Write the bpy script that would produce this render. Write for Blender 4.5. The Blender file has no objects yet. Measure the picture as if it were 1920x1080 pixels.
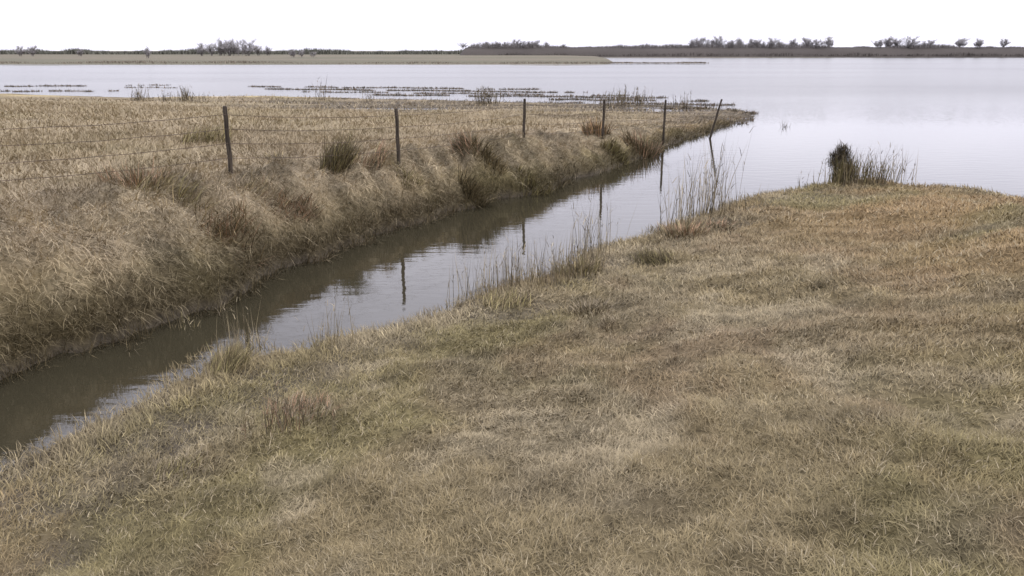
import bpy, math, random
import numpy as np
from mathutils import Vector

# ------------------------------------------------------------------ camera
R = math.radians
scene = bpy.context.scene
CAM_H = 3.5
PITCH = R(16.7)
F_PX = 1484.0                      # focal length in pixels of the 1920 wide photograph
cam_d = bpy.data.cameras.new('camera')
cam = bpy.data.objects.new('camera', cam_d)
scene.collection.objects.link(cam)
cam.location = (0, 0, CAM_H)
cam.rotation_euler = (math.pi / 2 - PITCH, 0, 0)
cam_d.sensor_width = 36
cam_d.lens = F_PX / 1920 * 36
cam_d.clip_end = 12000
scene.camera = cam

# ------------------------------------------------------------------ sky: thin bright overcast
SUN_EL, SUN_AZ = R(42), R(120)
world = bpy.data.worlds.new('World')
scene.world = world
world.use_nodes = True
wn, wl = world.node_tree.nodes, world.node_tree.links
bg = wn['Background']
sky = wn.new('ShaderNodeTexSky')
sky.sky_type = 'NISHITA'
sky.sun_disc = False
sky.sun_elevation = SUN_EL
sky.sun_rotation = SUN_AZ
sky.air_density = 1.0
sky.dust_density = 4.0
tc = wn.new('ShaderNodeTexCoord')
mp = wn.new('ShaderNodeMapping')
mp.inputs['Scale'].default_value = (1, 1, 2.6)
wl.new(tc.outputs['Generated'], mp.inputs['Vector'])
nz = wn.new('ShaderNodeTexNoise')
nz.inputs['Scale'].default_value = 2.2
nz.inputs['Detail'].default_value = 5
wl.new(mp.outputs['Vector'], nz.inputs['Vector'])
rp = wn.new('ShaderNodeValToRGB')
rp.color_ramp.elements[0].position = 0.32
rp.color_ramp.elements[0].color = (11.5, 11.4, 13.4, 1)
rp.color_ramp.elements[1].position = 0.66
rp.color_ramp.elements[1].color = (15.2, 14.9, 16.8, 1)
wl.new(nz.outputs['Fac'], rp.inputs['Fac'])
sp = wn.new('ShaderNodeSeparateXYZ')
wl.new(tc.outputs['Generated'], sp.inputs['Vector'])
el = wn.new('ShaderNodeMapRange')                  # an overcast sky brightens towards the zenith
el.inputs['From Min'].default_value = 0.0; el.inputs['From Max'].default_value = 1.0
el.inputs['To Min'].default_value = 1.12; el.inputs['To Max'].default_value = 2.1
wl.new(sp.outputs['Z'], el.inputs['Value'])
sc = wn.new('ShaderNodeVectorMath'); sc.operation = 'SCALE'
wl.new(rp.outputs['Color'], sc.inputs[0]); wl.new(el.outputs['Result'], sc.inputs['Scale'])
mx = wn.new('ShaderNodeMix')
mx.data_type = 'RGBA'
mx.inputs['Factor'].default_value = 0.86
wl.new(sky.outputs['Color'], mx.inputs['A'])
wl.new(sc.outputs['Vector'], mx.inputs['B'])
wl.new(mx.outputs['Result'], bg.inputs['Color'])
bg.inputs['Strength'].default_value = 0.09

sun_d = bpy.data.lights.new('sun', 'SUN')
sun_d.energy = 0.95
sun_d.angle = R(22)
sun_d.color = (1.0, 0.96, 0.9)
sun = bpy.data.objects.new('sun', sun_d)
scene.collection.objects.link(sun)
sun.rotation_euler = (math.pi / 2 - SUN_EL, 0, math.pi - SUN_AZ)

scene.view_settings.view_transform = 'Standard'
scene.view_settings.look = 'None'
scene.view_settings.exposure = 0.0
scene.view_settings.gamma = 1.0

random.seed(7)
rng = np.random.default_rng(11)

# ------------------------------------------------------------------ helpers
def unproj(px, py, z=0.0):
    """world point at height z seen at that pixel of the photograph"""
    a = (px - 960) / F_PX
    b = (py - 540) / F_PX
    cy, sy = math.cos(PITCH), math.sin(PITCH)
    dx, dy, dz = a, cy - b * sy, -sy - b * cy
    t = (z - CAM_H) / dz
    return (dx * t, dy * t)

def tag(o, label=None, cat=None, group=None, kind=None):
    if label: o['label'] = label
    if cat: o['category'] = cat
    if group: o['group'] = group
    if kind: o['kind'] = kind
    return o

def mesh_obj(name, verts, faces, mat, parent=None, smooth=False):
    me = bpy.data.meshes.new(name)
    me.from_pydata(verts, [], faces)
    if smooth:
        me.polygons.foreach_set('use_smooth', [True] * len(me.polygons))
    me.materials.append(mat)
    o = bpy.data.objects.new(name, me)
    scene.collection.objects.link(o)
    o.parent = parent
    return o

def np_mesh(name, co, quads=None, tris=None, col=None, mat=None, smooth=False, parent=None):
    """fast mesh from numpy arrays; col is one rgb for each vertex"""
    me = bpy.data.meshes.new(name)
    me.vertices.add(len(co))
    me.vertices.foreach_set('co', co.astype(np.float32).ravel())
    parts, starts, n = [], [], 0
    if quads is not None and len(quads):
        parts.append(quads.astype(np.int32).ravel())
        starts.append(n + np.arange(len(quads)) * 4); n += quads.size
    if tris is not None and len(tris):
        parts.append(tris.astype(np.int32).ravel())
        starts.append(n + np.arange(len(tris)) * 3); n += tris.size
    idx = np.concatenate(parts)
    st = np.concatenate(starts).astype(np.int32)
    me.loops.add(len(idx))
    me.loops.foreach_set('vertex_index', idx)
    me.polygons.add(len(st))
    me.polygons.foreach_set('loop_start', st)
    if smooth:
        me.polygons.foreach_set('use_smooth', np.ones(len(st), dtype=bool))
    if col is not None:
        at = me.attributes.new('tint', 'FLOAT_COLOR', 'POINT')
        c4 = np.ones((len(co), 4), np.float32)
        c4[:, :3] = col
        at.data.foreach_set('color', c4.ravel())
    me.update(calc_edges=True)
    me.validate()
    if mat: me.materials.append(mat)
    o = bpy.data.objects.new(name, me)
    scene.collection.objects.link(o)
    o.parent = parent
    return o

def _hash(ix, iy, s):
    h = (ix.astype(np.int64) * 374761393 + iy.astype(np.int64) * 668265263 + s * 1442695041) & 0x7fffffff
    h = ((h ^ (h >> 13)) * 1274126177) & 0x7fffffff
    return ((h ^ (h >> 16)) & 0xffff) / 65535.0

def vnoise(x, y, s=0):
    x = np.asarray(x, float); y = np.asarray(y, float)
    ix = np.floor(x); iy = np.floor(y)
    fx = x - ix; fy = y - iy
    fx = fx * fx * (3 - 2 * fx); fy = fy * fy * (3 - 2 * fy)
    a = _hash(ix, iy, s); b = _hash(ix + 1, iy, s)
    c = _hash(ix, iy + 1, s); d = _hash(ix + 1, iy + 1, s)
    return (a * (1 - fx) + b * fx) * (1 - fy) + (c * (1 - fx) + d * fx) * fy

def fbm(x, y, s=0, oct=4):
    v = 0; a = 0.5; t = 0
    ca, sa = math.cos(0.6), math.sin(0.6)
    for i in range(oct):
        v = v + a * vnoise(x, y, s + i * 17); t += a
        x, y = (x * ca - y * sa) * 2.03 + 3.1, (x * sa + y * ca) * 2.03 + 1.7
        a *= 0.5
    return v / t

def sstep(e0, e1, v):
    t = np.clip((v - e0) / (e1 - e0), 0, 1)
    return t * t * (3 - 2 * t)

def sdf(poly, x, y):
    """signed distance to a polygon, positive inside"""
    d2 = np.full(x.shape, 1e12); inside = np.zeros(x.shape, bool)
    n = len(poly)
    for i in range(n):
        ax, ay = poly[i]; bx, by = poly[(i + 1) % n]
        ex, ey = bx - ax, by - ay
        t = np.clip(((x - ax) * ex + (y - ay) * ey) / (ex * ex + ey * ey + 1e-12), 0, 1)
        d2 = np.minimum(d2, (x - ax - t * ex) ** 2 + (y - ay - t * ey) ** 2)
        c = ((ay > y) != (by > y))
        with np.errstate(divide='ignore', invalid='ignore'):
            xi = (bx - ax) * (y - ay) / (by - ay if by != ay else 1e-9) + ax
        inside ^= c & (x < xi)
    return np.where(inside, 1, -1) * np.sqrt(d2)

# ------------------------------------------------------------------ materials
def principled(name, rough=0.85, color=(0.3, 0.3, 0.3, 1), spec=0.2):
    m = bpy.data.materials.new(name)
    m.use_nodes = True
    b = m.node_tree.nodes['Principled BSDF']
    b.inputs['Roughness'].default_value = rough
    b.inputs['Base Color'].default_value = color
    b.inputs['Specular IOR Level'].default_value = spec
    return m, m.node_tree.nodes, m.node_tree.links, b

def tint_mat(name, rough=0.8, var=0.25, scale=14.0):
    """colour carried by the mesh, broken up by fine noise"""
    m, n, l, b = principled(name, rough)
    at = n.new('ShaderNodeAttribute'); at.attribute_name = 'tint'
    tcn = n.new('ShaderNodeTexCoord')
    ns = n.new('ShaderNodeTexNoise'); ns.inputs['Scale'].default_value = scale
    ns.inputs['Detail'].default_value = 4
    l.new(tcn.outputs['Object'], ns.inputs['Vector'])
    mr = n.new('ShaderNodeMapRange')
    mr.inputs['From Min'].default_value = 0.3; mr.inputs['From Max'].default_value = 0.7
    mr.inputs['To Min'].default_value = 1 - var; mr.inputs['To Max'].default_value = 1 + var
    l.new(ns.outputs['Fac'], mr.inputs['Value'])
    vm = n.new('ShaderNodeVectorMath'); vm.operation = 'SCALE'
    l.new(at.outputs['Color'], vm.inputs[0]); l.new(mr.outputs['Result'], vm.inputs['Scale'])
    l.new(vm.outputs['Vector'], b.inputs['Base Color'])
    return m

M_grass = tint_mat('dry_grass', 0.75, 0.12, 30)
M_reed = tint_mat('reed', 0.7, 0.15, 20)
M_far = tint_mat('far_growth', 0.9, 0.15, 1.5)

# soil and matted thatch
M_ground, gn, gl, gb = principled('ground_thatch', 0.95, spec=0.1)
gat = gn.new('ShaderNodeAttribute'); gat.attribute_name = 'tint'
gtc = gn.new('ShaderNodeTexCoord')
g1 = gn.new('ShaderNodeTexNoise'); g1.inputs['Scale'].default_value = 9; g1.inputs['Detail'].default_value = 8
g1.inputs['Distortion'].default_value = 1.2
gl.new(gtc.outputs['Object'], g1.inputs['Vector'])
gr = gn.new('ShaderNodeMapRange')
gr.inputs['From Min'].default_value = 0.3; gr.inputs['From Max'].default_value = 0.7
gr.inputs['To Min'].default_value = 0.55; gr.inputs['To Max'].default_value = 1.25
gl.new(g1.outputs['Fac'], gr.inputs['Value'])
gv = gn.new('ShaderNodeVectorMath'); gv.operation = 'SCALE'
gl.new(gat.outputs['Color'], gv.inputs[0]); gl.new(gr.outputs['Result'], gv.inputs['Scale'])
gl.new(gv.outputs['Vector'], gb.inputs['Base Color'])
gbm = gn.new('ShaderNodeBump'); gbm.inputs['Distance'].default_value = 0.05; gbm.inputs['Strength'].default_value = 0.8
gl.new(g1.outputs['Fac'], gbm.inputs['Height']); gl.new(gbm.outputs['Normal'], gb.inputs['Normal'])

# flood water: silty body under a calm mirror
M_water, n, l, b = principled('flood_water', 0.03, (0.034, 0.030, 0.018, 1), 0.5)
b.inputs['IOR'].default_value = 1.46
wt = n.new('ShaderNodeTexCoord')
wm = n.new('ShaderNodeMapping'); wm.inputs['Scale'].default_value = (0.55, 1.5, 1)
l.new(wt.outputs['Object'], wm.inputs['Vector'])
w1 = n.new('ShaderNodeTexNoise'); w1.inputs['Scale'].default_value = 2.4; w1.inputs['Detail'].default_value = 3
l.new(wm.outputs['Vector'], w1.inputs['Vector'])
wb = n.new('ShaderNodeBump'); wb.inputs['Distance'].default_value = 0.012; wb.inputs['Strength'].default_value = 0.35
l.new(w1.outputs['Fac'], wb.inputs['Height'])
# the wind reaches the open lake, the ditch lies sheltered
ws = n.new('ShaderNodeSeparateXYZ'); l.new(wt.outputs['Object'], ws.inputs['Vector'])
wr = n.new('ShaderNodeMapRange'); wr.interpolation_type = 'SMOOTHSTEP'
wr.inputs['From Min'].default_value = 28; wr.inputs['From Max'].default_value = 75
wr.inputs['To Min'].default_value = 0.0; wr.inputs['To Max'].default_value = 1.0
l.new(ws.outputs['Y'], wr.inputs['Value'])
w2 = n.new('ShaderNodeTexNoise'); w2.inputs['Scale'].default_value = 5.0; w2.inputs['Detail'].default_value = 2
l.new(wt.outputs['Object'], w2.inputs['Vector'])
wb2 = n.new('ShaderNodeBump'); wb2.inputs['Distance'].default_value = 0.03
l.new(wr.outputs['Result'], wb2.inputs['Strength']); l.new(w2.outputs['Fac'], wb2.inputs['Height'])
l.new(wb.outputs['Normal'], wb2.inputs['Normal']); l.new(wb2.outputs['Normal'], b.inputs['Normal'])
# cat's paws: long bands where the breeze roughens the lake
wc = n.new('ShaderNodeMapping'); wc.inputs['Scale'].default_value = (0.006, 0.035, 1); l.new(wt.outputs['Object'], wc.inputs['Vector'])
w3 = n.new('ShaderNodeTexNoise'); w3.inputs['Scale'].default_value = 1.0; w3.inputs['Detail'].default_value = 5; l.new(wc.outputs['Vector'], w3.inputs['Vector'])
w3r = n.new('ShaderNodeMapRange'); w3r.inputs['From Min'].default_value = 0.42; w3r.inputs['From Max'].default_value = 0.6
w3r.inputs['To Min'].default_value = 0.018; w3r.inputs['To Max'].default_value = 0.06
l.new(w3.outputs['Fac'], w3r.inputs['Value']); l.new(w3r.outputs['Result'], wb2.inputs['Distance'])
rr_ = n.new('ShaderNodeMapRange'); rr_.inputs['To Min'].default_value = 0.03; rr_.inputs['To Max'].default_value = 0.22
l.new(wr.outputs['Result'], rr_.inputs['Value']); l.new(rr_.outputs['Result'], b.inputs['Roughness'])

# weathered post wood
M_post, n, l, b = principled('weathered_post_wood', 0.85)
t = n.new('ShaderNodeTexCoord'); mpp = n.new('ShaderNodeMapping'); mpp.inputs['Scale'].default_value = (30, 30, 2)
l.new(t.outputs['Object'], mpp.inputs['Vector'])
ns = n.new('ShaderNodeTexNoise'); ns.inputs['Scale'].default_value = 1.5; ns.inputs['Detail'].default_value = 6
l.new(mpp.outputs['Vector'], ns.inputs['Vector'])
cr = n.new('ShaderNodeValToRGB')
cr.color_ramp.elements[0].position = 0.35; cr.color_ramp.elements[0].color = (0.018, 0.014, 0.010, 1)
cr.color_ramp.elements[1].position = 0.7; cr.color_ramp.elements[1].color = (0.075, 0.06, 0.045, 1)
l.new(ns.outputs['Fac'], cr.inputs['Fac']); l.new(cr.outputs['Color'], b.inputs['Base Color'])
bm_ = n.new('ShaderNodeBump'); bm_.inputs['Distance'].default_value = 0.006
l.new(ns.outputs['Fac'], bm_.inputs['Height']); l.new(bm_.outputs['Normal'], b.inputs['Normal'])

M_wire, n, l, b = principled('rusty_wire', 0.6, (0.06, 0.045, 0.035, 1), 0.4)
ns = n.new('ShaderNodeTexNoise'); ns.inputs['Scale'].default_value = 40
cr = n.new('ShaderNodeValToRGB')
cr.color_ramp.elements[0].color = (0.03, 0.025, 0.022, 1); cr.color_ramp.elements[1].color = (0.11, 0.07, 0.045, 1)
l.new(ns.outputs['Fac'], cr.inputs['Fac']); l.new(cr.outputs['Color'], b.inputs['Base Color'])

M_bark, n, l, b = principled('bare_bark', 0.9)
ns = n.new('ShaderNodeTexNoise'); ns.inputs['Scale'].default_value = 3
cr = n.new('ShaderNodeValToRGB')
cr.color_ramp.elements[0].color = (0.10, 0.09, 0.085, 1); cr.color_ramp.elements[1].color = (0.20, 0.18, 0.175, 1)
l.new(ns.outputs['Fac'], cr.inputs['Fac']); l.new(cr.outputs['Color'], b.inputs['Base Color'])

# ------------------------------------------------------------------ terrain shape
U = unproj
LAND_L = ([(-45, -14), (-22, 2.0), U(-330, 850), U(-120, 745), U(0, 712), U(120, 673), U(240, 634), U(330, 598), U(430, 556), U(520, 514),
           U(600, 478), U(680, 446), U(760, 422), U(840, 402), U(905, 382), U(960, 370), U(1030, 354), U(1090, 330),
           U(1150, 312), U(1210, 294), U(1260, 268), U(1330, 244), U(1395, 226), U(1418, 214), U(1380, 205), U(1290, 199),
           U(1180, 196), U(1050, 194), U(900, 190), U(700, 186), U(480, 182), U(240, 182), U(0, 180), U(-300, 176)]
          + [(-160, 60), (-160, -14)])
LAND_N = ([(-38, -22), (-13.5, -3.0), (-9.5, 2.2), U(-250, 1010), U(-60, 910), U(110, 838), U(240, 778), U(320, 738), U(370, 712), U(400, 672),
           U(450, 640), U(490, 676), U(560, 664), U(620, 640), U(690, 622), U(780, 602), U(860, 572), U(925, 548), U(990, 530),
           U(1050, 506), U(1090, 480), U(1180, 455), U(1270, 418), U(1330, 398), U(1400, 376), U(1480, 358), U(1560, 344),
           U(1625, 338), U(1700, 350), U(1780, 352), U(1870, 362), U(1960, 385), U(2100, 410)]
          + [(26, 14), (45, 11), (90, -20), (90, -60), (-60, -60)])

def height(x, y):
    x = np.asarray(x, float); y = np.asarray(y, float)
    wob = (fbm(x * 0.9, y * 0.9, 3) - 0.5) * 0.7 + (fbm(x * 3.2, y * 3.2, 5, 3) - 0.5) * 0.35
    sL = sdf(LAND_L, x, y) + wob
    sN = sdf(LAND_N, x, y) + wob * 0.8
    # left bank: steep cut face, plateau that sinks away from the camera to nothing at the tip
    along = x * 0.60 + y * 0.80                       # distance along the fence line
    plat = np.interp(along, [-30, 8, 15, 19, 24, 31, 36, 46, 58, 75], [1.3, 1.3, 1.14, 0.98, 0.80, 0.42, 0.2, 0.16, 0.12, 0.06])
    # away from the channel the field lies nearly level until it dips to the lake
    plat = np.maximum(plat, 0.95 * sstep(6, 16, sL) * sstep(62, 30, y))
    face = sstep(-0.5, 1.7, sL)
    hum = ((fbm(x * 1.2, y * 1.2, 21, 3) - 0.5) * 0.6 + (fbm(along * 2.4 + (x * 0.8 - y * 0.6) * 1.0, (x * 0.8 - y * 0.6) * 0.7, 23, 3) - 0.5) * 0.45) * sstep(0.1, 1.0, sL) * sstep(4.5, 1.5, sL)
    zL = plat * (0.14 * sstep(0, 0.35, sL) + 0.86 * face) + hum * np.clip(plat, 0, 1) + (fbm(x * 0.5, y * 0.9, 9) - 0.5) * 0.16 * sstep(0, 2, sL)
    # ragged flooded strips at the tip and on the lake side
    strips = (fbm(x * 0.10, y * 0.85, 33, 3) - 0.47) * 0.5
    w = sstep(34, 43, y + 0.25 * x)
    zL = zL * (1 - w * 0.75) + strips * w * sstep(-1, 2, sL) * 0.8
    zL = np.where(sL > 0, zL, np.maximum(sL * 0.55, -1.1))
    # near bank: lip then a long gentle rise towards the viewer
    zN = 0.07 * sstep(0, 0.5, sN) + 1.70 * sstep(-0.5, 11.5, sN) ** 1.25
    zN = zN + (fbm(x * 0.7, y * 0.7, 41) - 0.5) * 0.18 * sstep(0.2, 2.0, sN) + (fbm(x * 1.9, y * 1.9, 45, 3) - 0.5) * 0.20 * sstep(0.3, 1.5, sN) + (fbm(x * 3, y * 3, 43, 3) - 0.5) * 0.07 * sstep(0, 0.6, sN)
    zN = np.where(sN > 0, zN, np.maximum(sN * 0.5, -1.1))
    z = np.maximum(zL, zN)
    # far shores
    yl = 214 + 10 * (fbm(x * 0.012, x * 0 + 2.2, 51) - 0.5) + 0.6 * np.clip(x - 22, 0, 900) ** 1.9
    zfl = np.clip((y - yl) * 0.05, -1.1, 0.7) + 0.5 * sstep(20, 300, y - yl)
    yr = 432 + 24 * (fbm(x * 0.008, x * 0 + 7.7, 53) - 0.5)
    zfr = np.clip((y - yr) * 0.06, -1.1, 1.2)
    zsp = np.where(x < 40, 0.1 - np.abs(y - 200 - 3 * np.sin(x * 0.03)) * 0.09, -1.1)
    z = np.maximum(z, np.maximum(np.maximum(zfl, zfr), zsp))
    return z, sL, sN

PAL = dict(tan=(0.222, 0.178, 0.096), olive=(0.190, 0.163, 0.072), straw=(0.34, 0.285, 0.18), rust=(0.235, 0.152, 0.092),
           dark=(0.070, 0.055, 0.028), grey=(0.196, 0.162, 0.108), warm=(0.262, 0.176, 0.082))
PAL = {k: np.array(v) for k, v in PAL.items()}

def patch_colour(x, y, sL, sN):
    """patches of differently weathered grass, by place on the ground"""
    c = np.tile(PAL['tan'], (len(x), 1))
    def mixin(k, f):
        nonlocal c
        f = np.clip(f, 0, 1)[:, None]
        c = c * (1 - f) + PAL[k] * f
    mixin('olive', sstep(0.46, 0.66, fbm(x * 0.45, y * 0.45, 61)) * 0.7)
    mixin('grey', sstep(0.48, 0.64, fbm(x * 0.6 + 9, y * 0.6, 63)) * 0.4)
    mixin('rust', sstep(0.60, 0.74, fbm(x * 0.8, y * 0.5 + 5, 65)) * np.where(sL > 0, 0.12, 0.25))
    mixin('straw', sstep(0.58, 0.70, fbm(x * 1.1, y * 1.1, 67)) * 0.6)
    mixin('dark', sstep(0.56, 0.72, fbm(x * 1.9, y * 1.9, 69)) * 0.38)
    # the higher far field is bleached paler than the near bank
    pl = ((sL > 0.0) & (y < 100))[:, None] * (0.42 * sstep(0, 0.5, sL) + 0.85 * (sstep(0.15, 0.8, sL) * sstep(3.8, 2.6, sL)))[:, None]  # bank face band is also brightened in colour to offset its shade
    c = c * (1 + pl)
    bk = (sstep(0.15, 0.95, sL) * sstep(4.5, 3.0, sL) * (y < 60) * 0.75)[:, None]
    c = c * (1 - bk) + np.array([0.33, 0.270, 0.180]) * bk  # greyish tan of the bank, raised to make up for slope shade
    # old stems combed down the bank in dark and pale streaks
    al_, ac_ = x * 0.60 + y * 0.80, x * 0.80 - y * 0.60
    stk = fbm(al_ * 2.6 + ac_ * 1.1, ac_ * 0.7, 161)
    c = c * (1 - (sstep(0.48, 0.62, stk) * 0.42 * sstep(0.1, 0.6, sL) * sstep(5, 3, sL) * (y < 60))[:, None])
    fine = (fbm(x * 5, y * 5, 171, 3) - 0.5)
    c = c * (1 + 0.7 * fine)[:, None]
    fld = (sstep(1.5, 3.5, sL) * (y < 100) * 0.65)[:, None]
    c = c * (1 - fld) + np.array([0.295, 0.241, 0.160]) * fld * (0.72 + 0.56 * fbm(x * 0.9, y * 1.8, 151))[:, None]
    # right hand rise is warmer, both banks darken towards the water
    mixin('warm', sstep(2, 8, x) * (sN > 0) * 0.75 * sstep(0.3, 0.6, fbm(x * 0.3, y * 0.5, 71)))
    mixin('dark', ((sL > -1) & (sL < 1.2)) * sstep(0.8, 0.1, sL) * 0.62)  # shaded edge at the left bank's waterline, painted into the grass colour
    mixin('dark', ((sN > -1) & (sN < 0.8)) * sstep(0.5, 0.0, sN) * 0.35)
    return c

# ------------------------------------------------------------------ ground sheet, reaching the horizon
def axis(lo, hi, step, far_lo, far_hi, g=1.09):
    a = list(np.arange(lo, hi + 1e-6, step))
    s = step; v = a[-1]
    while v < far_hi: s *= g; v += s; a.append(v)
    s = step; v = lo; b_ = []
    while v > far_lo: s *= g; v -= s; b_.append(v)
    return np.array(b_[::-1] + a)
gx = axis(-16, 20, 0.11, -4000, 4000, 1.05)
gy = axis(1.0, 40, 0.11, -300, 5200, 1.035)
GX, GY = np.meshgrid(gx, gy)
fx_, fy_ = GX.ravel(), GY.ravel()
GZ, GL, GN = height(fx_, fy_)
gcol = patch_colour(fx_, fy_, GL, GN) * np.where(GL > 2, 0.9, 0.62)[:, None]
wet = sstep(0.16, 0.02, GZ)[:, None]
gcol = gcol * (1 - wet) + np.array([0.085, 0.072, 0.055]) * wet
farm = (fy_ > 150)[:, None]
fc = np.where((fbm(fx_ * 0.01, fy_ * 0.03, 81) > 0.5)[:, None], np.array([0.17, 0.150, 0.108]), np.array([0.145, 0.136, 0.095]))
gcol = np.where(farm, fc, gcol)
ny, nx = GX.shape
ii = (np.arange(ny - 1)[:, None] * nx + np.arange(nx - 1)[None, :]).ravel()
quads = np.stack([ii, ii + 1, ii + 1 + nx, ii + nx], 1)
ground = np_mesh('ground', np.stack([fx_, fy_, GZ], 1), quads, None, gcol, M_ground, True)
tag(ground, 'dry grassy banks on both sides of a flooded ditch', kind='structure')

water = mesh_obj('water', [(-6000, -400, 0), (6000, -400, 0), (6000, 6000, 0), (-6000, 6000, 0)], [(0, 1, 2, 3)], M_water)
tag(water, 'calm grey flood water filling the ditch and the wide lake', kind='structure')

def hz(x, y):
    z, _, _ = height(np.array([x]), np.array([y]))
    return float(z[0])

# ------------------------------------------------------------------ blades
def blades(base, length, width, az, lean, curl, col, tipcol=None):
    """three-segment tapered grass blades; base Nx3, the rest length N"""
    N = len(base)
    dirx, diry = np.cos(az), np.sin(az)
    sx, sy = -np.sin(az), np.cos(az)
    tw = rng.uniform(-0.9, 0.9, N)
    sxx = sx * np.cos(tw) + dirx * np.sin(tw); syy = sy * np.cos(tw) + diry * np.sin(tw)
    pts = []; p = base.copy(); ang = lean.copy()
    for k in range(3):
        pts.append(p.copy())
        seg = length / 2.0
        p = p + np.stack([dirx * np.sin(ang) * seg, diry * np.sin(ang) * seg, np.cos(ang) * seg], 1)
        ang = ang + curl
    co = np.zeros((N, 5, 3)); hw = width / 2
    side = np.stack([sxx, syy, np.zeros(N)], 1)
    co[:, 0] = pts[0] - side * hw[:, None]; co[:, 1] = pts[0] + side * hw[:, None]
    co[:, 2] = pts[1] - side * hw[:, None] * 0.8; co[:, 3] = pts[1] + side * hw[:, None] * 0.8
    co[:, 4] = pts[2]
    c = np.repeat(col[:, None, :], 5, 1)
    i = np.arange(N) * 5
    q = np.stack([i, i + 1, i + 3, i + 2], 1); t_ = np.stack([i + 2, i + 3, i + 4], 1)
    return co.reshape(-1, 3), q, t_, c.reshape(-1, 3)

def blade_obj(name, sets, mat, parent=None, origin=None):
    co, q, t_, c = [], [], [], []; off = 0
    for s in sets:
        co.append(s[0]); q.append(s[1] + off); t_.append(s[2] + off); c.append(s[3]); off += len(s[0])
    co = np.concatenate(co)
    if origin is not None: co = co - np.array(origin)
    o = np_mesh(name, co, np.concatenate(q), np.concatenate(t_), np.concatenate(c), mat, parent=parent)
    if origin is not None and parent is None: o.location = origin
    return o

def scatter(n, d0, d1, amax=R(41)):
    th = rng.uniform(-amax, amax, n)
    d = np.sqrt(rng.uniform(d0 * d0, d1 * d1, n))
    return np.sin(th) * d, np.cos(th) * d

sets = []
for (d0, d1, n, wl_, ln) in ((1.6, 3.5, 80000, 0.0036, 0.14), (3.5, 6, 130000, 0.0048, 0.15), (6, 10, 170000, 0.0068, 0.17),
                             (10, 16, 150000, 0.010, 0.20), (16, 26, 190000, 0.014, 0.22), (26, 46, 160000, 0.022, 0.24), (46, 66, 40000, 0.04, 0.24)):
    x, y = scatter(n, d0, d1)
    z, sL, sN = height(x, y)
    keep = (z > -0.09) & ((z > 0.0) | (rng.random(n) < 0.35)) & (rng.random(n) < 0.35 + 1.2 * fbm(x * 2.2, y * 2.2, 91))
    x, y, z, sL, sN = x[keep], y[keep], z[keep], sL[keep], sN[keep]
    N = len(x)
    # lie of the grass: blown one way, and down the bank towards the water on the far side
    swirl = (fbm(x * 0.5, y * 0.5, 93) - 0.5) * 5.0 + (fbm(x * 2, y * 2, 95) - 0.5) * 3
    az = np.where(sL > 0, -0.75, 0.55) + swirl + rng.normal(0, 1.5, N)
    bank = (sL > 0) & (sL < 3.0)
    az = np.where(bank, -0.85 + rng.normal(0, 0.7, N), az)
    lean = np.clip(rng.normal(1.0, 0.35, N), 0.1, 1.6)
    lean = np.where(bank, np.clip(rng.normal(1.25, 0.35, N), 0.2, 1.9), lean)
    curl = rng.uniform(0.1, 0.7, N)
    tall = 0.65 + 0.9 * fbm(x * 1.2, y * 1.2, 97)
    L = ln * np.where(bank, 1.0, np.where(sL > 0, 0.95, np.where(y < 10, 0.47, 0.55))) * tall * rng.uniform(0.6, 1.3, N) * np.where(bank, 1.2, 1.0)
    c = patch_colour(x, y, sL, sN)
    v = np.exp(rng.normal(0, np.where(sL > 2.5, 0.12, 0.18), N))[:, None]
    c = c * v
    st = rng.random(N) < np.where(sL > 2.5, 0.03, 0.07)
    c[st] = PAL['straw'] * rng.uniform(0.8, 1.2, (st.sum(), 1))
    c = np.clip(c, 0.02, 0.72)
    W = wl_ * rng.uniform(0.7, 1.4, N) * np.where(bank, 0.72, 1.0)
    # a few long lodged stems lie across the short turf
    lg = rng.random(N) < 0.015
    L = np.where(lg, L * 2.4, L); W = np.where(lg, W * 0.8, W); lean = np.where(lg, rng.uniform(1.2, 1.6, N), lean)
    sets.append(blades(np.stack([x, y, z - 0.01], 1), L, W, az, lean, curl, c))
# longer grass fringing both waterlines and trailing into the water
for (d0, d1, n, wl_) in ((5, 12, 150000, 0.008), (12, 22, 260000, 0.012), (22, 42, 300000, 0.018)):
    x, y = scatter(n, d0, d1)
    near = (np.abs(sdf(LAND_L, x, y)) < 0.9) | (np.abs(sdf(LAND_N, x, y)) < 0.6)
    x, y = x[near], y[near]
    z, sL, sN = height(x, y)
    k = (z > -0.12) & (z < 0.34) & (rng.random(len(x)) < 0.5 * sstep(0.35, 0.6, fbm(x * 1.7, y * 1.7, 141)) + 0.25)
    x, y, z, sL, sN = x[k], y[k], z[k], sL[k], sN[k]
    N = len(x)
    az = np.where(sL > -0.5, -0.85, 2.2) + rng.normal(0, 0.8, N)
    c = patch_colour(x, y, sL, sN) * np.exp(rng.normal(0.0, 0.3, N))[:, None]
    sets.append(blades(np.stack([x, y, np.maximum(z, -0.04) - 0.01], 1), np.where(sL > -0.5, 0.34, 0.17) * rng.uniform(0.5, 1.25, N), wl_ * rng.uniform(0.7, 1.3, N), az,
                       np.clip(rng.normal(0.7, 0.35, N), 0.05, 1.4), rng.uniform(0.2, 0.8, N), np.clip(c, 0.02, 0.7)))
grass = blade_obj('grass', sets, M_grass)
tag(grass, 'matted dry tan and olive grass covering both banks', 'grass', kind='stuff')

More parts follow.
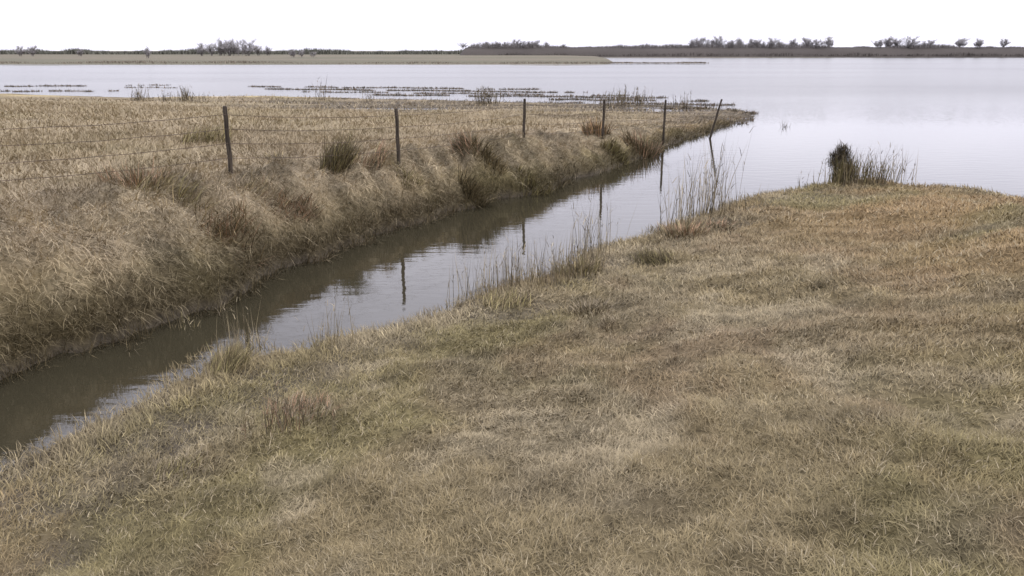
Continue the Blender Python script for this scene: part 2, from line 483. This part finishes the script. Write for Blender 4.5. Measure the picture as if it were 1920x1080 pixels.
# ------------------------------------------------------------------ tussocks and clumps that stand out
def tussock(px, py, label, h=0.45, r=0.25, n=260, cols=('dark', 'olive'), lean_az=None, lean=0.45, width=None, z=None, name='grass_tussock', cat='tussock', group='dark tussocks standing out of the matted grass'):
    # find the ground point seen at that pixel
    zz = 0.3
    for _ in range(14):
        X, Y = unproj(px, py, zz); zz = 0.5 * zz + 0.5 * max(hz(X, Y), 0.0)
    zz = max(hz(X, Y), 0.0) if z is None else z
    d = math.hypot(X, Y)
    w0 = width or max(0.006, d * 0.0010)
    a = rng.uniform(0, 2 * math.pi, n); r *= 1.25; rr = r * rng.random(n) ** 0.75
    bx = X + np.cos(a) * rr; by = Y + np.sin(a) * rr
    bz, _, _ = height(bx, by)
    bz = np.maximum(bz, -0.1) - 0.02
    if lean_az is None:
        az = a + rng.normal(0, 0.5, n)
    else:
        az = lean_az + rng.normal(0, 0.6, n)
    le = np.clip(rng.normal(lean, 0.25, n), 0.02, 1.4)
    L = h * rng.uniform(0.55, 1.15, n)
    c = np.array([PAL[cols[i]] for i in rng.integers(0, len(cols), n)]) * np.exp(rng.normal(0.12, 0.35, n))[:, None]
    s = blades(np.stack([bx, by, bz], 1), L, w0 * 0.8 * rng.uniform(0.7, 1.4, n), az, le, rng.uniform(0.05, 0.5, n), np.clip(c, 0.01, 0.7))
    o = blade_obj(name, [s], M_grass, origin=(X, Y, zz))
    tag(o, label, cat, group)
    return o

T = tussock
DN = R(-50)
T(628, 322, 'tall dark tussock leaning right, highest on the far bank left of the second post', 0.85, 0.28, 620, ('dark', 'dark', 'dark', 'olive'), R(25), 0.45)
T(692, 308, 'brown tussock just right of the tallest dark tussock', 0.5, 0.3, 300, ('dark', 'tan', 'rust'), R(30), 0.5)
T(760, 306, 'small dark tussock at the foot of the second fence post', 0.28, 0.25, 200, ('dark', 'olive'), None, 0.7)
T(878, 300, 'purplish brown tussock on the far bank crest between second and third posts', 0.55, 0.3, 360, ('dark', 'rust', 'dark'), R(150), 0.6)
T(912, 312, 'brown tussock drooping down the far bank left of the third post', 0.6, 0.35, 360, ('dark', 'tan'), R(-40), 0.75)
T(1118, 252, 'upright brown tussock below the fourth fence post', 0.6, 0.35, 320, ('dark', 'rust', 'warm'), None, 0.3)
T(1205, 284, 'dark brown tussock at the waterline left of the fifth post', 0.75, 0.5, 420, ('dark', 'rust', 'dark'), None, 0.4)
T(1150, 300, 'yellow green tussock hanging over the far waterline', 0.5, 0.4, 360, ('olive', 'olive', 'dark'), DN, 0.7)
T(385, 268, 'olive tussock in the field behind the first fence post', 0.6, 0.55, 380, ('olive', 'dark', 'tan'), R(20), 0.5)
T(510, 300, 'low dark tussock in the field right of the first post', 0.25, 0.35, 200, ('dark', 'tan'), None, 0.9)
T(320, 360, 'dark olive tussock on the bank crest left of the first post', 0.45, 0.45, 360, ('dark', 'olive', 'tan'), R(10), 0.7)
T(256, 350, 'rusty brown tussock at the left end of the bank crest', 0.5, 0.4, 320, ('dark', 'rust'), None, 0.5)
T(520, 352, 'brown tussock along the crest above the dark waterline', 0.3, 0.4, 240, ('dark', 'rust', 'tan'), R(10), 0.8)
T(460, 346, 'flattened brown tussock below the first fence post', 0.3, 0.4, 240, ('dark', 'tan'), R(10), 0.9)
T(885, 372, 'dark streaked tussock drooping to the water below the bank crest', 0.7, 0.25, 380, ('dark', 'dark', 'tan'), DN, 0.7)
T(1000, 362, 'olive tussock at the waterline under the third post', 0.45, 0.35, 300, ('olive', 'dark'), DN, 0.6)
T(430, 430, 'long brown tussock combed down the face of the left bank', 0.6, 0.4, 420, ('dark', 'rust', 'tan'), DN, 0.9)
T(560, 400, 'short rusty tussock halfway down the left bank', 0.4, 0.3, 300, ('dark', 'rust'), DN, 0.9)
T(1228, 492, 'dark tussock on the near bank behind the reeds', 0.26, 0.26, 380, ('dark', 'dark', 'olive'), R(160), 0.6)
T(1282, 440, 'brown tussock at the foot of the tall sparse reeds', 0.36, 0.38, 360, ('dark', 'rust', 'tan'), None, 0.6)
T(1345, 425, 'low rusty tussock near the near shore beside the reeds', 0.22, 0.35, 260, ('rust', 'dark'), None, 0.8)
T(425, 692, 'green brown tussock on the small spit that splits the ditch', 0.36, 0.16, 460, ('olive', 'dark', 'tan'), R(50), 0.55)
T(560, 770, 'dark weedy tussock in the near grass at left', 0.20, 0.26, 420, ('dark', 'rust', 'grey'), R(60), 0.6)
T(340, 880, 'low dark tussock in the bottom left grass', 0.13, 0.2, 380, ('dark', 'olive', 'grey'), R(60), 0.7)
T(950, 572, 'brown tussock on the near shore below the reeds', 0.25, 0.28, 380, ('dark', 'tan', 'olive'), R(40), 0.6)
T(1105, 580, 'round grey brown tussock in the near grass', 0.2, 0.25, 360, ('dark', 'grey'), None, 0.7)
T(1150, 606, 'small dark tussock right of the round grey one', 0.13, 0.14, 200, ('dark', 'grey'), None, 0.7)
T(1085, 512, 'olive tussock where the near shore bulges into the ditch', 0.34, 0.3, 360, ('olive', 'dark', 'tan'), None, 0.5)

# ------------------------------------------------------------------ reeds and weed stalks
def reeds(px, py, label, h, spread, n, cols=('grey', 'tan', 'straw', 'dark'), lean=0.14, leaf=0.4, width=None, name='reed_clump', group='sparse reeds along the water', inwater=False, squash=0.5):
    zz = 0.1
    for _ in range(10):
        X, Y = unproj(px, py, zz); zz = 0.5 * zz + 0.5 * max(hz(X, Y), 0.0)
    if group == 'sparse reeds along the water' and not inwater: n = int(n * (1.9 if h > 1.5 else 3.2)); spread *= 1.45
    if inwater: X, Y = unproj(px, py, 0.0)
    zz = max(hz(X, Y), 0.0)
    d = math.hypot(X, Y)
    w0 = width or max(0.006, d * 0.0006)
    bx = X + rng.normal(0, spread, n); by = Y + rng.normal(0, spread * squash, n)
    bz, _, _ = height(bx, by); bz = np.maximum(bz, -0.3) - 0.02
    az = rng.uniform(0, 2 * math.pi, n)
    L = h * rng.uniform(0.45, 1.05, n)
    def cc(m): return np.clip(np.array([PAL[cols[i]] for i in rng.integers(0, len(cols), m)]) * np.exp(rng.normal(-0.2, 0.3, m))[:, None], 0.02, 0.6)
    le = np.abs(rng.normal(lean, 0.08, n))
    s = [blades(np.stack([bx, by, bz], 1), L, w0 * rng.uniform(0.8, 1.3, n), az, le, rng.uniform(0.0, 0.15, n), cc(n))]
    m = int(n * leaf * 3)
    k = rng.integers(0, n, m); f = rng.uniform(0.2, 0.9, m)
    lb = np.stack([bx[k] + np.cos(az[k]) * np.sin(le[k]) * L[k] * f, by[k] + np.sin(az[k]) * np.sin(le[k]) * L[k] * f, bz[k] + np.cos(le[k]) * L[k] * f], 1)
    s.append(blades(lb, L[k] * rng.uniform(0.08, 0.22, m), w0 * 1.2 * np.ones(m), rng.uniform(0, 6.28, m), rng.uniform(0.3, 1.0, m), rng.uniform(0.1, 0.6, m), cc(m)))
    o = blade_obj(name, s, M_reed, origin=(X, Y, zz))
    tag(o, label, 'reeds', group)
    return o

reeds(905, 556, 'thin pale reeds before the ditch, leftmost of the near shore reeds', 0.85, 0.16, 16)
reeds(960, 546, 'thin grey reeds under the reflection of the third post', 1.0, 0.18, 26)
reeds(1020, 532, 'denser grey brown reeds rising from the near shore', 0.85, 0.2, 30)
reeds(1075, 516, 'reeds behind the olive tussock on the bulging near shore', 0.9, 0.16, 20)
reeds(1115, 490, 'tall thin reeds left of the dark near bank tussock', 1.25, 0.12, 18)
reeds(1285, 424, 'tall bunch of faint reeds in front of the open ditch', 1.75, 0.16, 34, ('grey', 'straw', 'tan', 'dark'))
reeds(1335, 404, 'tallest reed bunch, crossing the leaning post reflection', 2.0, 0.16, 34, ('grey', 'straw', 'tan', 'dark'))
reeds(1365, 396, 'short reeds right of the tallest reed bunch', 0.7, 0.2, 12)
reeds(622, 655, 'few reed stalks at the near shore below the dark bank reflection', 0.85, 0.08, 9)
reeds(446, 655, 'pair of weedy stalks on the small spit', 0.9, 0.07, 9, ('straw', 'dark', 'grey'))
reeds(486, 650, 'pale stalk leaning right beside the spit', 0.6, 0.03, 7, ('straw', 'tan'), 0.5)
reeds(350, 616, 'pale reeds against the dark left bank', 0.6, 0.07, 14, ('straw', 'olive', 'tan'))
reeds(540, 800, 'brown weed stalks standing in the near grass at left', 0.45, 0.14, 26, ('dark', 'rust', 'grey'), 0.2, 0.9)
reeds(1640, 345, 'reeds at the right shore beyond the dark bush', 1.15, 0.35, 44, ('grey', 'tan', 'dark'), 0.2)
reeds(1605, 345, 'olive reeds against the right side of the dark bush', 0.8, 0.3, 60, ('olive', 'tan', 'grey'), 0.2)
reeds(1502, 352, 'short dark twigs in the water left of the dark bush', 0.6, 0.06, 7, ('dark', 'grey'), 0.2, inwater=True)
reeds(1472, 238, 'bare twigs sticking up from open water past the fence end', 0.75, 0.07, 16, ('dark', 'grey'), 0.4, width=0.03, inwater=True)
reeds(1500, 222, 'low drowned twigs right of the bare twigs in open water', 0.5, 0.08, 16, ('dark', 'grey'), 0.9, width=0.03, inwater=True)
reeds(1445, 222, 'low drowned twigs left of the bare twigs in open water', 0.5, 0.08, 16, ('dark', 'grey'), 0.9, width=0.03, inwater=True)
for (px, py, h, n_, lab) in ((262, 190, 1.2, 40, 'hazy reeds at the left end of the lake edge'), (315, 190, 0.9, 30, 'short pale reeds on the lake edge behind the first post'),
                         (350, 190, 1.3, 40, 'pale grey reeds on the lake edge left of the first post'), (372, 192, 0.8, 22, 'dark leaning reeds just left of the first post top'),
                         (600, 188, 2.0, 12, 'tallest single reed bunch standing over the lake edge'), (905, 196, 1.3, 40, 'dark feathery reeds left of the third post top'),
                         (925, 194, 1.1, 30, 'small feathery reeds touching the third post'), (1135, 200, 1.2, 26, 'reeds around the fourth post top'),
                         (1165, 198, 1.5, 40, 'dark spiky reeds right of the fourth post'), (1200, 198, 1.4, 30, 'reeds between fourth and fifth posts'),
                         (1280, 202, 1.3, 20, 'thin tuft of reeds between the fifth and leaning posts'), (690, 190, 0.8, 20, 'short reeds on the lake edge left of the second post')):
    reeds(px, py, lab, h, 0.28, int(n_ * 1.2), ('dark', 'grey', 'grey'), 0.25, 0.6, width=0.03, group='reeds on the lake edge of the field')

# the dark bush at the right shore: dense dark head leaning left over an olive stem mass
def dark_bush():
    X, Y = unproj(1572, 346, 0.05)
    X, Y = X, Y
    z0 = max(hz(X, Y), 0)
    t = bpy.data.objects.new('shore_bush', None); scene.collection.objects.link(t)
    t.location = (X, Y, z0)
    tag(t, 'dark headed bush leaning left at the right hand shore', 'bush')
    n = 700
    a = rng.uniform(0, 6.28, n); rr = 0.27 * np.sqrt(rng.random(n))
    bx = 0.12 + np.cos(a) * rr; by = np.sin(a) * rr * 0.8
    c = np.array([PAL[('olive', 'tan', 'dark')[i]] for i in rng.integers(0, 3, n)]) * np.exp(rng.normal(-0.1, 0.3, n))[:, None]
    s = blades(np.stack([bx, by, np.full(n, -0.05)], 1), rng.uniform(0.35, 1.0, n), rng.uniform(0.012, 0.026, n), rng.uniform(0, 6.28, n), rng.uniform(0.02, 0.3, n), rng.uniform(0, 0.2, n), np.clip(c, .02, .5))
    blade_obj('stem', [s], M_reed, parent=t)
    n = 1300
    # two overlapping uneven lobes
    u = rng.normal(0, 1, (n, 3)); u /= np.linalg.norm(u, axis=1)[:, None]
    rad = rng.random(n) ** 0.5
    cen = np.where((rng.random(n) < 0.6)[:, None], np.array([0.0, 0, 0.80]), np.array([-0.12, 0.05, 0.62]))
    p = cen + u * rad[:, None] * np.array([0.25, 0.22, 0.24])
    c = np.array([PAL['dark'], PAL['dark'] * 0.6, PAL['grey'] * 0.4])[rng.integers(0, 3, n)]
    s = blades(p, rng.uniform(0.08, 0.3, n), rng.uniform(0.008, 0.022, n), rng.uniform(0, 6.28, n), rng.uniform(0.2, 2.2, n), rng.uniform(0, 0.5, n), c)
    blade_obj('crown', [s], M_reed, parent=t)
dark_bush()

# ------------------------------------------------------------------ drowned grass lines out in the lake
sets = []
for k, (pxa, pya, pxb, pyb, dens) in enumerate(((470, 162.5, 1010, 168, 1), (500, 167, 1100, 174, 1.2), (560, 172, 1180, 180, .8), (240, 160, 316, 160, .6),
                                  (240, 164, 330, 165, .6), (700, 178, 1250, 184, 1.1), (1000, 186, 1330, 190, 1), (1000, 193, 1390, 197, 1.0),
                                  (1240, 203, 1405, 206, 1.2), (1270, 210, 1420, 212, 1.3), (1320, 222, 1412, 224, 1.0), (1290, 229, 1400, 231, 1.0), (-60, 163, 200, 161, 1.0), (-60, 172, 220, 171, 1.0))):
    A, B = unproj(pxa, pya), unproj(pxb, pyb)
    n = int(abs(pxb - pxa) * 6.0 * dens)
    t_ = rng.random(n)
    t_ = t_[fbm(t_ * 14, t_ * 0 + k, 101 + k) > 0.40]
    n = len(t_)
    x = A[0] + (B[0] - A[0]) * t_ + rng.normal(0, 0.1, n); y = A[1] + (B[1] - A[1]) * t_ + rng.normal(0, 0.22, n) + (fbm(t_ * 8, t_ * 0, 7) - .5) * 2
    c = np.array([PAL['dark'], PAL['grey'] * .6, PAL['rust'] * .5])[rng.integers(0, 3, n)]
    s_ = A[1] / 50
    sets.append(blades(np.stack([x, y, np.full(n, -0.04)], 1), rng.uniform(0.12, 0.36, n), rng.uniform(0.02, 0.05, n) * s_, rng.uniform(0, 6.28, n), rng.uniform(0.5, 1.4, n), rng.uniform(0, 0.5, n), c))
dg = blade_obj('drowned_grass', sets, M_grass)
tag(dg, 'thin lines of drowned grass breaking the lake surface beyond the fence', 'grass', kind='stuff')

# ------------------------------------------------------------------ fence
def tube(pts, r, seg=6, r2=None):
    vs, fs = [], []
    N = len(pts)
    for i, p in enumerate(pts):
        p = Vector(p)
        d = (Vector(pts[min(i + 1, N - 1)]) - Vector(pts[max(i - 1, 0)])).normalized()
        up = Vector((0, 0, 1)) if abs(d.z) < 0.9 else Vector((1, 0, 0))
        s = d.cross(up).normalized(); u = s.cross(d).normalized()
        rr = r if r2 is None else r + (r2 - r) * i / (N - 1)
        if callable(r): rr = r(i / (N - 1))
        for k in range(seg):
            a = 2 * math.pi * k / seg
            vs.append(tuple(p + s * math.cos(a) * rr + u * math.sin(a) * rr))
    for i in range(N - 1):
        for k in range(seg):
            a, b_ = i * seg + k, i * seg + (k + 1) % seg
            fs.append((a, b_, b_ + seg, a + seg))
    fs.append(tuple(range(seg))[::-1]); fs.append(tuple(range((N - 1) * seg, N * seg)))
    return vs, fs

fence = bpy.data.objects.new('wire_fence', None); scene.collection.objects.link(fence)
# (base px, base py, base z, top px, top py): solved from posts and their reflections
POSTS = []
def post_from(pxb, Y, zb, pxt, ht, r=0.041):
    def X_at(px, z):
        cy, sy = math.cos(PITCH), math.sin(PITCH)
        depth = Y * cy + (CAM_H - z) * sy
        return (px - 960) / F_PX * depth
    return (X_at(pxb, zb), Y, zb, X_at(pxt, zb + ht) - X_at(pxb, zb), ht, r)
SPEC = [post_from(-95, 11.6, 1.28, -110, 1.25), post_from(434, 14.8, 1.24, 421, 1.27), post_from(748, 17.8, 1.04, 743, 1.22),
        post_from(981, 22.6, 0.90, 984, 1.3), post_from(1130, 26.4, 0.68, 1133, 1.28), post_from(1244, 30.2, 0.45, 1248, 1.28),
        post_from(1330, 33.2, 0.2, 1353, 1.38)]
LAB = ['fence post nearest the camera', 'dark post leaning slightly left', 'upright post by the small dark tussock', None, None, None, 'post leaning right over the waterline', 'sunken post leaning in open water']
fence.location = (SPEC[1][0], SPEC[1][1], SPEC[1][2])
F0 = Vector(fence.location)
tag(fence, 'wire fence with dark posts running along the far bank to the lake', 'fence')
tops = []
for i, (X, Y, zb, dx, ht, r) in enumerate(SPEC):
    pts = []
    for k in range(8):
        t_ = k / 7
        pts.append((0 + dx * t_ + 0.006 * math.sin(k * 2.1 + i), 0.006 * math.cos(k * 1.7 + i), -0.35 * (1 - t_) + ht * t_))
    pts.append((pts[-1][0], pts[-1][1], ht + 0.02))
    rr = [r * (1.08 - 0.16 * (k / 7)) * (1 + 0.05 * math.sin(k * 1.9 + i)) for k in range(8)] + [r * 0.6]
    it = iter(rr)
    vs, fs = tube(pts, lambda t_, rr=rr: rr[int(round(t_ * 8))], 10)
    o = mesh_obj('post', vs, fs, M_post, fence, True)
    o.location = Vector((X, Y, zb)) - F0
    if LAB[i]: o['label'] = LAB[i]
    tops.append((X, Y, zb, dx, ht))
for h_ in (0.35, 0.62, 0.88, 1.14):
    pts = []
    for i in range(len(tops) - 1):
        A, B = tops[i], tops[i + 1]
        fa, fb = h_ / 1.27, h_ / 1.27
        pa = Vector((A[0] + A[3] * fa, A[1] - 0.05, A[2] + A[4] * fa)); pb = Vector((B[0] + B[3] * fb, B[1] - 0.05, B[2] + B[4] * fb))
        for k in range(12):
            t_ = k / 12
            p = pa.lerp(pb, t_); p.z -= 0.05 * 4 * t_ * (1 - t_) * random.uniform(0.85, 1.15)
            pts.append(tuple(p - F0))
    pts.append(tuple(pb - F0))
    vs, fs = tube(pts, 0.0048, 5)
    mesh_obj('wire', vs, fs, M_wire, fence, True)

# ------------------------------------------------------------------ far shores
# long dark scrubby bank on the right of the lake
def ridge(name, x0, x1, yc, hgt, wid, label, col, nseg=260, hump=0.10, fade=5):
    xs = np.linspace(x0, x1, nseg); prof = np.linspace(-1, 1, 11)
    XX, PP = np.meshgrid(xs, prof)
    taper = sstep(x0, x0 + fade, XX) * sstep(x1, x1 - fade, XX)
    base = (1 - PP ** 2) ** 0.8 * hgt * taper
    base = base * (0.9 + hump * (fbm(XX * 0.05, PP * 0.8, 111) - 0.5)) - 0.15
    YY = yc + PP * wid + 6 * (fbm(XX * 0.01, PP * 0, 113) - 0.5)
    co = np.stack([XX.ravel(), YY.ravel(), base.ravel()], 1)
    ny_, nx_ = XX.shape
    ii_ = (np.arange(ny_ - 1)[:, None] * nx_ + np.arange(nx_ - 1)[None, :]).ravel()
    q = np.stack([ii_, ii_ + 1, ii_ + 1 + nx_, ii_ + nx_], 1)
    c = np.tile(np.array(col), (len(co), 1)) * (0.8 + 0.5 * fbm(co[:, 0] * 0.06, co[:, 1] * 0.1, 115))[:, None]
    o = np_mesh(name, co, q, None, c, M_far, True)
    tag(o, label, kind='structure')
    return base, XX, YY
rb = ridge('far_bank', -30, 900, 452, 6.0, 17, 'long low dark bank closing the lake on the right', (0.060, 0.052, 0.045), 600)

def far_scrub(name, label, x0, x1, y, z0, n, hmin, hmax, col, w=0.35):
    x = rng.uniform(x0, x1, n)
    yy = y + rng.normal(0, 3, n)
    clump = fbm(x * 0.08, x * 0 + y, 121)
    L = (hmin + (hmax - hmin) * np.clip((clump - 0.3) * 2.2, 0, 1)) * rng.uniform(0.5, 1.1, n)
    c = np.array(col)[None, :] * np.exp(rng.normal(0, 0.2, n))[:, None]
    zz = z0(x, yy) if callable(z0) else np.full(n, z0)
    s = blades(np.stack([x, yy, zz], 1), L, np.full(n, w), rng.uniform(0, 6.28, n), np.abs(rng.normal(0.2, 0.2, n)), rng.uniform(0, 0.3, n), c)
    o = blade_obj(name, [s], M_far)
    tag(o, label, 'scrub', kind='stuff')
far_scrub('bank_scrub', 'dark leafless scrub crowding the top of the far right bank', -24, 700, 450, 4.9, 34000, 0.5, 3.2, (0.15, 0.138, 0.13), 0.16)
far_scrub('bank_scrub', 'dark scrub covering the lakeward foot of the far right bank', -20, 700, 440, 0.8, 20000, 0.8, 2.2, (0.08, 0.070, 0.062), 0.3)
far_scrub('shore_scrub', 'pale rough grass along the far left shore', -330, 52, 222, 0.2, 16000, 0.3, 0.8, (0.18, 0.155, 0.12), 0.25)
far_scrub('field_scrub', 'grey green hedge line on the far left horizon', -700, -26, 520, 1.0, 30000, 2.2, 4.6, (0.13, 0.13, 0.105), 0.5)

# ------------------------------------------------------------------ bare trees on the far shores
def tree_meshes(seed, h, spread, twig=1.0):
    rs = random.Random(seed)
    tv, tf = [], []; tips = []
    def add(pts, r, r2, seg=5):
        v, f = tube(pts, r, seg, r2); o = len(tv); tv.extend(v); tf.extend([tuple(i + o for i in ff) for ff in f])
    def grow(p, d, L, r, lev):
        pts = [p]; q = Vector(p); dd = Vector(d)
        for k in range(4):
            dd = (dd + Vector((rs.uniform(-.18, .18), rs.uniform(-.18, .18), rs.uniform(-.05, .12)))).normalized()
            q = q + dd * (L / 4); pts.append(tuple(q))
            if lev < 2 and (k >= 1 or lev == 0):
                for _ in range(2):
                    a = rs.uniform(0, 6.28)
                    nd = (dd * 0.7 + Vector((math.cos(a), math.sin(a), 0.25)) * spread).normalized()
                    grow(tuple(q), nd, L * rs.uniform(0.45, 0.65), r * 0.5, lev + 1)
            if lev >= 1: tips.append((Vector(q), Vector(dd), L))
        add([tuple(x) for x in pts], r, r * 0.4)
    for s in range(rs.choice((3, 4, 5))):
        grow((rs.uniform(-.8, .8) * (s > 0), rs.uniform(-.8, .8) * (s > 0), -0.2), (rs.uniform(-.5, .5), rs.uniform(-.5, .5), 1), h * rs.uniform(.45, .72), 0.10, 0)
    # twig haze
    pr, Ls, az, le = [], [], [], []
    for (p, d, L) in tips:
        for _ in range(int(3 * twig)):
            pr.append((p.x + rs.uniform(-.15, .15) * L, p.y + rs.uniform(-.15, .15) * L, p.z + rs.uniform(-.1, .1) * L)); Ls.append(L * rs.uniform(.4, .9)); az.append(rs.uniform(0, 6.28)); le.append(rs.uniform(0.1, 1.2))
    n = len(pr)
    s = blades(np.array(pr), np.array(Ls), np.full(n, 0.045), np.array(az), np.array(le), np.full(n, 0.1), np.tile(np.array([0.30, 0.285, 0.28]), (n, 1)) * np.exp(rng.normal(0, .25, n))[:, None])
    return (tv, tf), s

PROTO = []
def make_tree(k):
    (tv, tf), s = tree_meshes(300 + k, 5.0, 0.75 + 0.1 * (k % 3), 1.0)
    t = bpy.data.objects.new('bare_tree', None); scene.collection.objects.link(t)
    mesh_obj('trunk', tv, tf, M_bark, t)
    blade_obj('crown', [s], M_far, parent=t)
    return t
protos = [make_tree(k) for k in range(5)]
used = [False] * 5
def place_tree(px, Y, zb, h, wide, label, group, k):
    X = (px - 960) / F_PX * (Y * math.cos(PITCH) + (CAM_H - zb) * math.sin(PITCH))
    src = protos[k]
    if not used[k]:
        t = src; used[k] = True
    else:
        t = src.copy(); scene.collection.objects.link(t)
        for ch in list(src.children):
            c = ch.copy(); scene.collection.objects.link(c); c.parent = t
    t.location = (X, Y, zb)
    t.scale = (h / 5 * wide, h / 5 * wide, h / 5)
    t.rotation_euler = (0, 0, random.uniform(0, 6.28))
    tag(t, label, 'tree', group)
ORD = ['first', 'second', 'third', 'fourth', 'fifth', 'sixth', 'seventh', 'eighth', 'ninth', 'tenth', 'eleventh', 'twelfth', 'thirteenth', 'fourteenth', 'fifteenth']
place_tree(278, 300, 1.0, 3.2, 1.1, 'lone small dark tree on the far left shore', 'bare trees on the far shores', 0)
for i, (px, h) in enumerate(((380, 5.2), (398, 6.4), (415, 7.0), (432, 7.3), (448, 6.6), (466, 6.6), (484, 5.6), (502, 4.0))):
    place_tree(px, 400 + (i * 37 % 5) * 5, 1.0, h, 1.25, 'grey bare tree, %s from the left in the thick grove on the left shore' % ORD[i], 'bare trees in the left grove', (i * 2 + 1) % 5)
for i, (px, h) in enumerate(((550, 2.6), (566, 2.8), (588, 2.2))):
    place_tree(px, 330, 1.0, h, 1.3, 'low dark shrubby tree, %s of three right of the left grove' % ORD[i], 'three low trees right of the left grove', (i + 2) % 5)
for i, (px, h) in enumerate(((868, 2.6), (893, 3.0), (912, 3.4), (931, 3.2), (950, 3.8), (968, 4.2), (986, 4.4), (1004, 4.0), (1024, 3.0), (1055, 2.4))):
    place_tree(px, 450 + (i % 3) * 3, 4.6, h, 1.6, 'bare tree, %s from the left in the group at the bank left end' % ORD[i], 'bare trees at the left end of the far bank', (i * 3 + 1) % 5)
for i, (px, h) in enumerate(((1297, 3.8), (1312, 5.2), (1330, 5.0), (1345, 5.4), (1368, 4.4), (1384, 4.6), (1410, 4.6), (1424, 4.4), (1448, 4.6), (1462, 4.2), (1488, 4.2), (1512, 5.0), (1530, 4.8), (1552, 5.2))):
    place_tree(px, 448 + (i * 7 % 4) * 3, 4.7, h * 1.05, 1.35, 'bare tree, %s from the left in the ragged row on the right bank' % ORD[i], 'ragged row of bare trees on the right bank', (i * 2) % 5)
for i, (px, h) in enumerate(((1648, 4.0), (1666, 5.0), (1680, 5.6), (1706, 5.2), (1740, 4.6), (1800, 4.8), (1832, 4.2), (1880, 5.0))):
    place_tree(px, 448 + (i % 3) * 3, 4.7, h * 1.05, 1.4, 'bare tree, %s from the left in the last group at far right' % ORD[i], 'last group of bare trees at far right', (i * 3 + 2) % 5)
for i, (px, h) in enumerate(((40, 4.0), (62, 5.0), (150, 3.2))):
    place_tree(px, 380, 1.0, h, 1.2, 'bare tree, %s of three left of the lone small tree' % ORD[i], 'three bare trees at far left', (i * 2 + 1) % 5)
